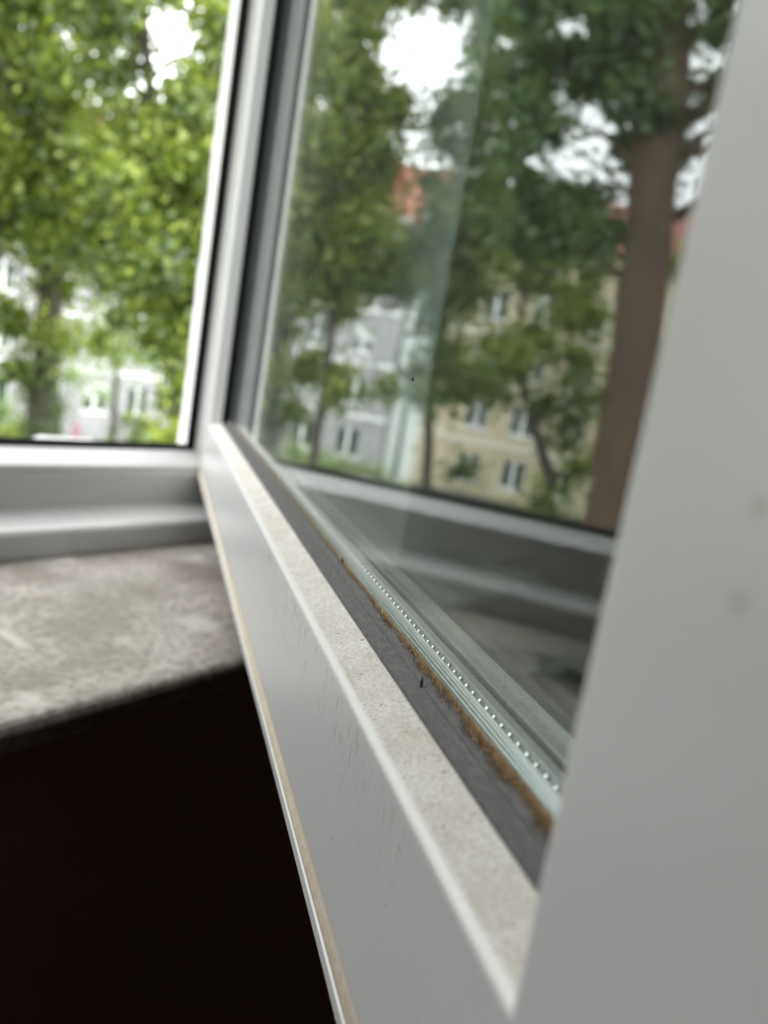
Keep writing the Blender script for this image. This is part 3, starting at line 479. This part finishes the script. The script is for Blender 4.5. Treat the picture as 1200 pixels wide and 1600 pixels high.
 'bent': [(3.17, 11.74, 1.92, 0.32), (2.91, 12.15, 1.9, 0.32), (2.43, 11.66, 1.91, 0.31), (2.17, 11.18, 1.98, 0.3), (1.66, 10.84, 1.82, 0.28), (0.66, 11.42, 2.09, 0.3), (0.49, 12.81, 2.5, 0.33), (2.86, 12.5, 1.83, 0.33), (2.65, 12.38, 1.85, 0.33), (2.2, 11.96, 1.69, 0.32), (1.9, 11.73, 1.73, 0.31), (2.27, 12.21, 1.4, 0.32), (1.63, 11.47, 1.35, 0.3), (-0.07, 10.96, 1.46, 0.29), (2.96, 11.74, 0.85, 0.31), (2.36, 10.9, 0.98, 0.29), (2.55, 12.31, 1.01, 0.33), (1.87, 11.29, 1.17, 0.3), (1.74, 11.47, 1.21, 0.3), (3.34, 12.45, 0.74, 0.33), (2.84, 10.99, 0.63, 0.29), (2.51, 10.78, 0.62, 0.29), (2.42, 12.5, 0.88, 0.33), (1.91, 12.2, 0.81, 0.32), (1.84, 12.57, 0.78, 0.33), (2.8, 11.55, 0.39, 0.31), (2.63, 11.79, 0.45, 0.31), (1.81, 11.51, 0.38, 0.3), (2.85, 12.1, -0.01, 0.32), (2.09, 11.42, 0.03, 0.3), (1.64, 12.66, 0.14, 0.33), (1.22, 12.06, 0.19, 0.31), (0.82, 11.64, 0.36, 0.3), (0.51, 11.54, 0.29, 0.3), (0.23, 12.63, 0.5, 0.33), (2.18, 12.25, -0.14, 0.32), (1.85, 12.78, -0.18, 0.34), (0.27, 11.09, 0.01, 0.29), (1.81, 12.63, -0.6, 0.33), (0.19, 12.8, -0.23, 0.33), (1.46, 11.67, -0.88, 0.31), (1.45, 12.49, -0.89, 0.33), (0.38, 11.29, -0.55, 0.29), (1.9, 12.34, -1.25, 0.32), (0.16, 11.22, -0.73, 0.29), (1.81, 11.18, -1.42, 0.29), (2.31, 12.49, -1.93, 0.33), (1.34, 12.12, -1.88, 0.32), (1.23, 12.67, -1.99, 0.33), (1.01, 10.93, -1.78, 0.29)]}

def leaves(cl, per, size, seedn, flat=.75):
    rs = np.random.RandomState(seedn); cl = np.array(cl); k = len(cl); n = k * per
    c = np.repeat(cl[:, :3], per, 0); r = np.repeat(cl[:, 3], per)
    d = rs.normal(0, 1, (n, 3)); d /= np.linalg.norm(d, axis=1)[:, None]; rad = np.abs(rs.normal(0, .72, n))
    p = c + d * (r * rad * 1.35)[:, None] * np.array([1, 1, flat])
    a = rs.normal(0, 1, (n, 3)); a[:, 2] -= .3; a /= np.linalg.norm(a, axis=1)[:, None]
    b = np.cross(a, rs.normal(0, 1, (n, 3))); b /= np.linalg.norm(b, axis=1)[:, None]; nn = np.cross(a, b)
    s = size * rs.uniform(.6, 1.35, n)[:, None]
    V = np.stack([p, p + a * s * .5 + b * s * .33 + nn * s * .08, p + a * s, p + a * s * .5 - b * s * .33 + nn * s * .08], 1)
    ct = np.repeat(rs.uniform(-.3, .3, k), per)
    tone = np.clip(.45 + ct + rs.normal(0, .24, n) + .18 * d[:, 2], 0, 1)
    i = np.arange(n)[:, None] * 4
    F = np.concatenate([i + np.array((0, 1, 2)), i + np.array((0, 2, 3))])
    return V.reshape(-1, 3), F, np.repeat(tone, 4)
def tree(key, label, trunk, rads, lm, bm, per, size, seedn, extra, group=None):
    base = trunk[0]; root = tag(empty('tree', base), label, 'tree', group); rg = random.Random(seedn); B = Vector(base)
    v, f = [], []; tp = [Vector(p) for p in trunk]; pts, rr = [], []
    for i in range(len(tp) - 1):
        for j in range(6):
            s = j / 6; pts.append(tp[i].lerp(tp[i + 1], s) + Vector((rg.uniform(-1, 1), rg.uniform(-1, 1), 0)) * rads[i] * .12); rr.append(rads[i] + (rads[i + 1] - rads[i]) * s)
    pts.append(tp[-1]); rr.append(rads[-1])
    tube(v, f, [p - B for p in pts], rr, 16, .05, rg); mesh('trunk', v, f, bm, root, True)
    cl = list(CLUSTERS[key])
    for (ex, ey, ez, er, en) in extra:                      # the parts of the crown outside the view
        for _ in range(en):
            d = Vector((rg.gauss(0, 1), rg.gauss(0, 1), rg.gauss(0, 1))).normalized() * er * rg.random() ** .4
            cl.append((ex + d.x, ey + d.y, ez + d.z * .7, .62))
    v, f = [], []
    for c in cl[::4]:
        c = Vector(c[:3]); lo = [q for q in range(len(pts)) if pts[q].z < c.z - .4] or [len(pts) // 3]
        q = max(lo, key=lambda i: -(pts[i] - c).length); a = pts[q]; L = (c - a).length
        if L > 9: continue
        mid = a.lerp(c, .5) + Vector((rg.uniform(-.15, .15) * L, rg.uniform(-.15, .15) * L, .08 * L)); r0 = min(rr[q] * .45, .018 * L + .012)
        tube(v, f, [a - B, a.lerp(mid, .5) - B + Vector((0, 0, .03 * L)), mid - B, c - B], [r0, r0 * .8, r0 * .55, .008], 6)
    if v: mesh('branch', v, f, bm, root, True)['kind'] = 'stuff'
    V, F, T = leaves(cl, per, size, seedn); V = V - np.array(base)
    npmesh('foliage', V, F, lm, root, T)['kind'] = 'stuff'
    return root
G = GZ
iv = tree('ivy', 'ivy-covered broadleaf tree in front of the grey-white block', [(7.9, 13.9, G), (7.95, 13.88, -2.3), (7.93, 13.9, .8), (7.7, 14.6, 4), (7.6, 14.6, 7.5)], [.33, .25, .21, .15, .06],
          M['leaf_bright'], M['bark_dark'], 300, .15, 1, [(7.6, 14.6, 8.6, 2.4, 50)])
V, F, T = leaves([(7.95 + random.Random(k).uniform(-.1, .1), 13.86, -6.2 + k * .30, .36) for k in range(21)], 700, .07, 77); V = V - np.array((7.9, 13.9, G))
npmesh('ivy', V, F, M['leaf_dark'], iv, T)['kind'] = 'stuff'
tree('left', 'bright green leafy tree nearest the window jamb', [(8.6, 10.2, G), (8.3, 10.0, -2.5), (7.5, 9.6, .2), (7.05, 9.7, 1.6), (6.6, 9.9, 4.2), (6.5, 10, 6)], [.26, .2, .14, .09, .06, .03],
     M['leaf_bright'], M['bark_dark'], 270, .125, 2, [(8.4, 10.4, 2.5, 1.6, 30), (6.8, 10, 6.4, 1.9, 40)])
tree('slim', 'small slim young tree in front of the block near the path', [(11.35, 16.45, G), (11.33, 16.48, -2.2), (11.28, 16.51, -.9), (11.2, 16.6, .2)], [.10, .08, .06, .02], M['leaf_pale'], M['bark_dark'], 130, .11, 3, [(11.3, 16.6, -.2, .9, 8)])
tree('pale', 'light green tree mirrored in the glass beside the sash stile', [(6.45, 13.1, G), (6.45, 13.1, -.9), (6.48, 13.1, .78), (6.4, 13.0, 2.9), (6.5, 13.4, 7)], [.10, .085, .075, .06, .03], M['leaf_bright'], M['bark_dark'], 270, .13, 4, [(6.6, 14.2, 9.0, 1.4, 20)])
tree('mid', 'mid green tree mirrored in the middle of the glass before the cream block', [(4.3, 14.3, G), (4.5, 14.26, -2), (4.75, 14.17, 0), (4.77, 14.16, 2), (4.88, 14.13, 4.6), (4.7, 14.2, 7.4)], [.13, .11, .09, .08, .06, .03],
     M['leaf_mid'], M['bark_dark'], 300, .13, 5, [(3.4, 14.4, 9.4, 1.8, 26)])
tree('bent', 'thin bent tree with yellow-green leaves before the cream block', [(1.75, 11.8, G), (1.7, 11.8, -1.7), (1.85, 11.77, -1.05), (2.42, 11.68, .04), (2.75, 11.61, .8), (2.7, 11.6, 2.0)], [.13, .10, .09, .07, .05, .02],
     M['leaf_bright'], M['bark_dark'], 190, .11, 6, [(.2, 11.8, .6, 1.2, 14)])
tree('big', 'tall thick-trunked brown tree mirrored at the right of the glass', [(.52, 7.9, G), (.56, 7.88, -3), (.63, 7.88, -1.16), (.69, 7.88, .32), (.86, 7.86, 2.1), (1.08, 7.84, 3.8), (1.3, 7.8, 7)], [.34, .27, .245, .235, .225, .20, .12],
     M['leaf_dark'], M['bark'], 330, .10, 7, [(1.4, 8.4, 8.6, 2.0, 40), (-1.6, 8.6, 3.0, 1.2, 26)])
def bush(x, y, z, w, n, lm, label, sd):
    rg = random.Random(sd); cl = [(x + rg.uniform(-w, w), y + rg.uniform(-.5, .5), G + rg.uniform(.2, z - G), .45) for _ in range(n)]
    b = tag(empty('bush', (x, y, G)), label, 'bush', 'bushes before the apartment blocks'); V, F, T = leaves(cl, 260, .11, sd, .9); V = V - np.array((x, y, G))
    npmesh('foliage', V, F, lm, b, T)['kind'] = 'stuff'
    v, f = [], []
    for k in range(5): tube(v, f, [(rg.uniform(-.2, .2), 0, 0), (rg.uniform(-w, w) * .7, rg.uniform(-.2, .2), (z - G) * .6)], [.04, .015], 6)
    mesh('stem', v, f, M['bark_dark'], b)['kind'] = 'stuff'
bush(12.9, 27.2, -3.3, 1.3, 34, M['leaf_pale'], 'pale green bush at the foot of the white stair tower', 21)
bush(10.6, 28.0, -3.7, 1.2, 30, M['leaf_bright'], 'round bright green bush at the left end of the cream block', 22)
bush(15.4, 29.2, -4.2, 1.2, 26, M['leaf_mid'], 'mid green bush before the grey-white block, left of the ivy tree', 23)
bush(24.5, 33.0, -4.2, 1.5, 30, M['leaf_mid'], 'mid green bush beside the cellar door of the grey-white block', 24)
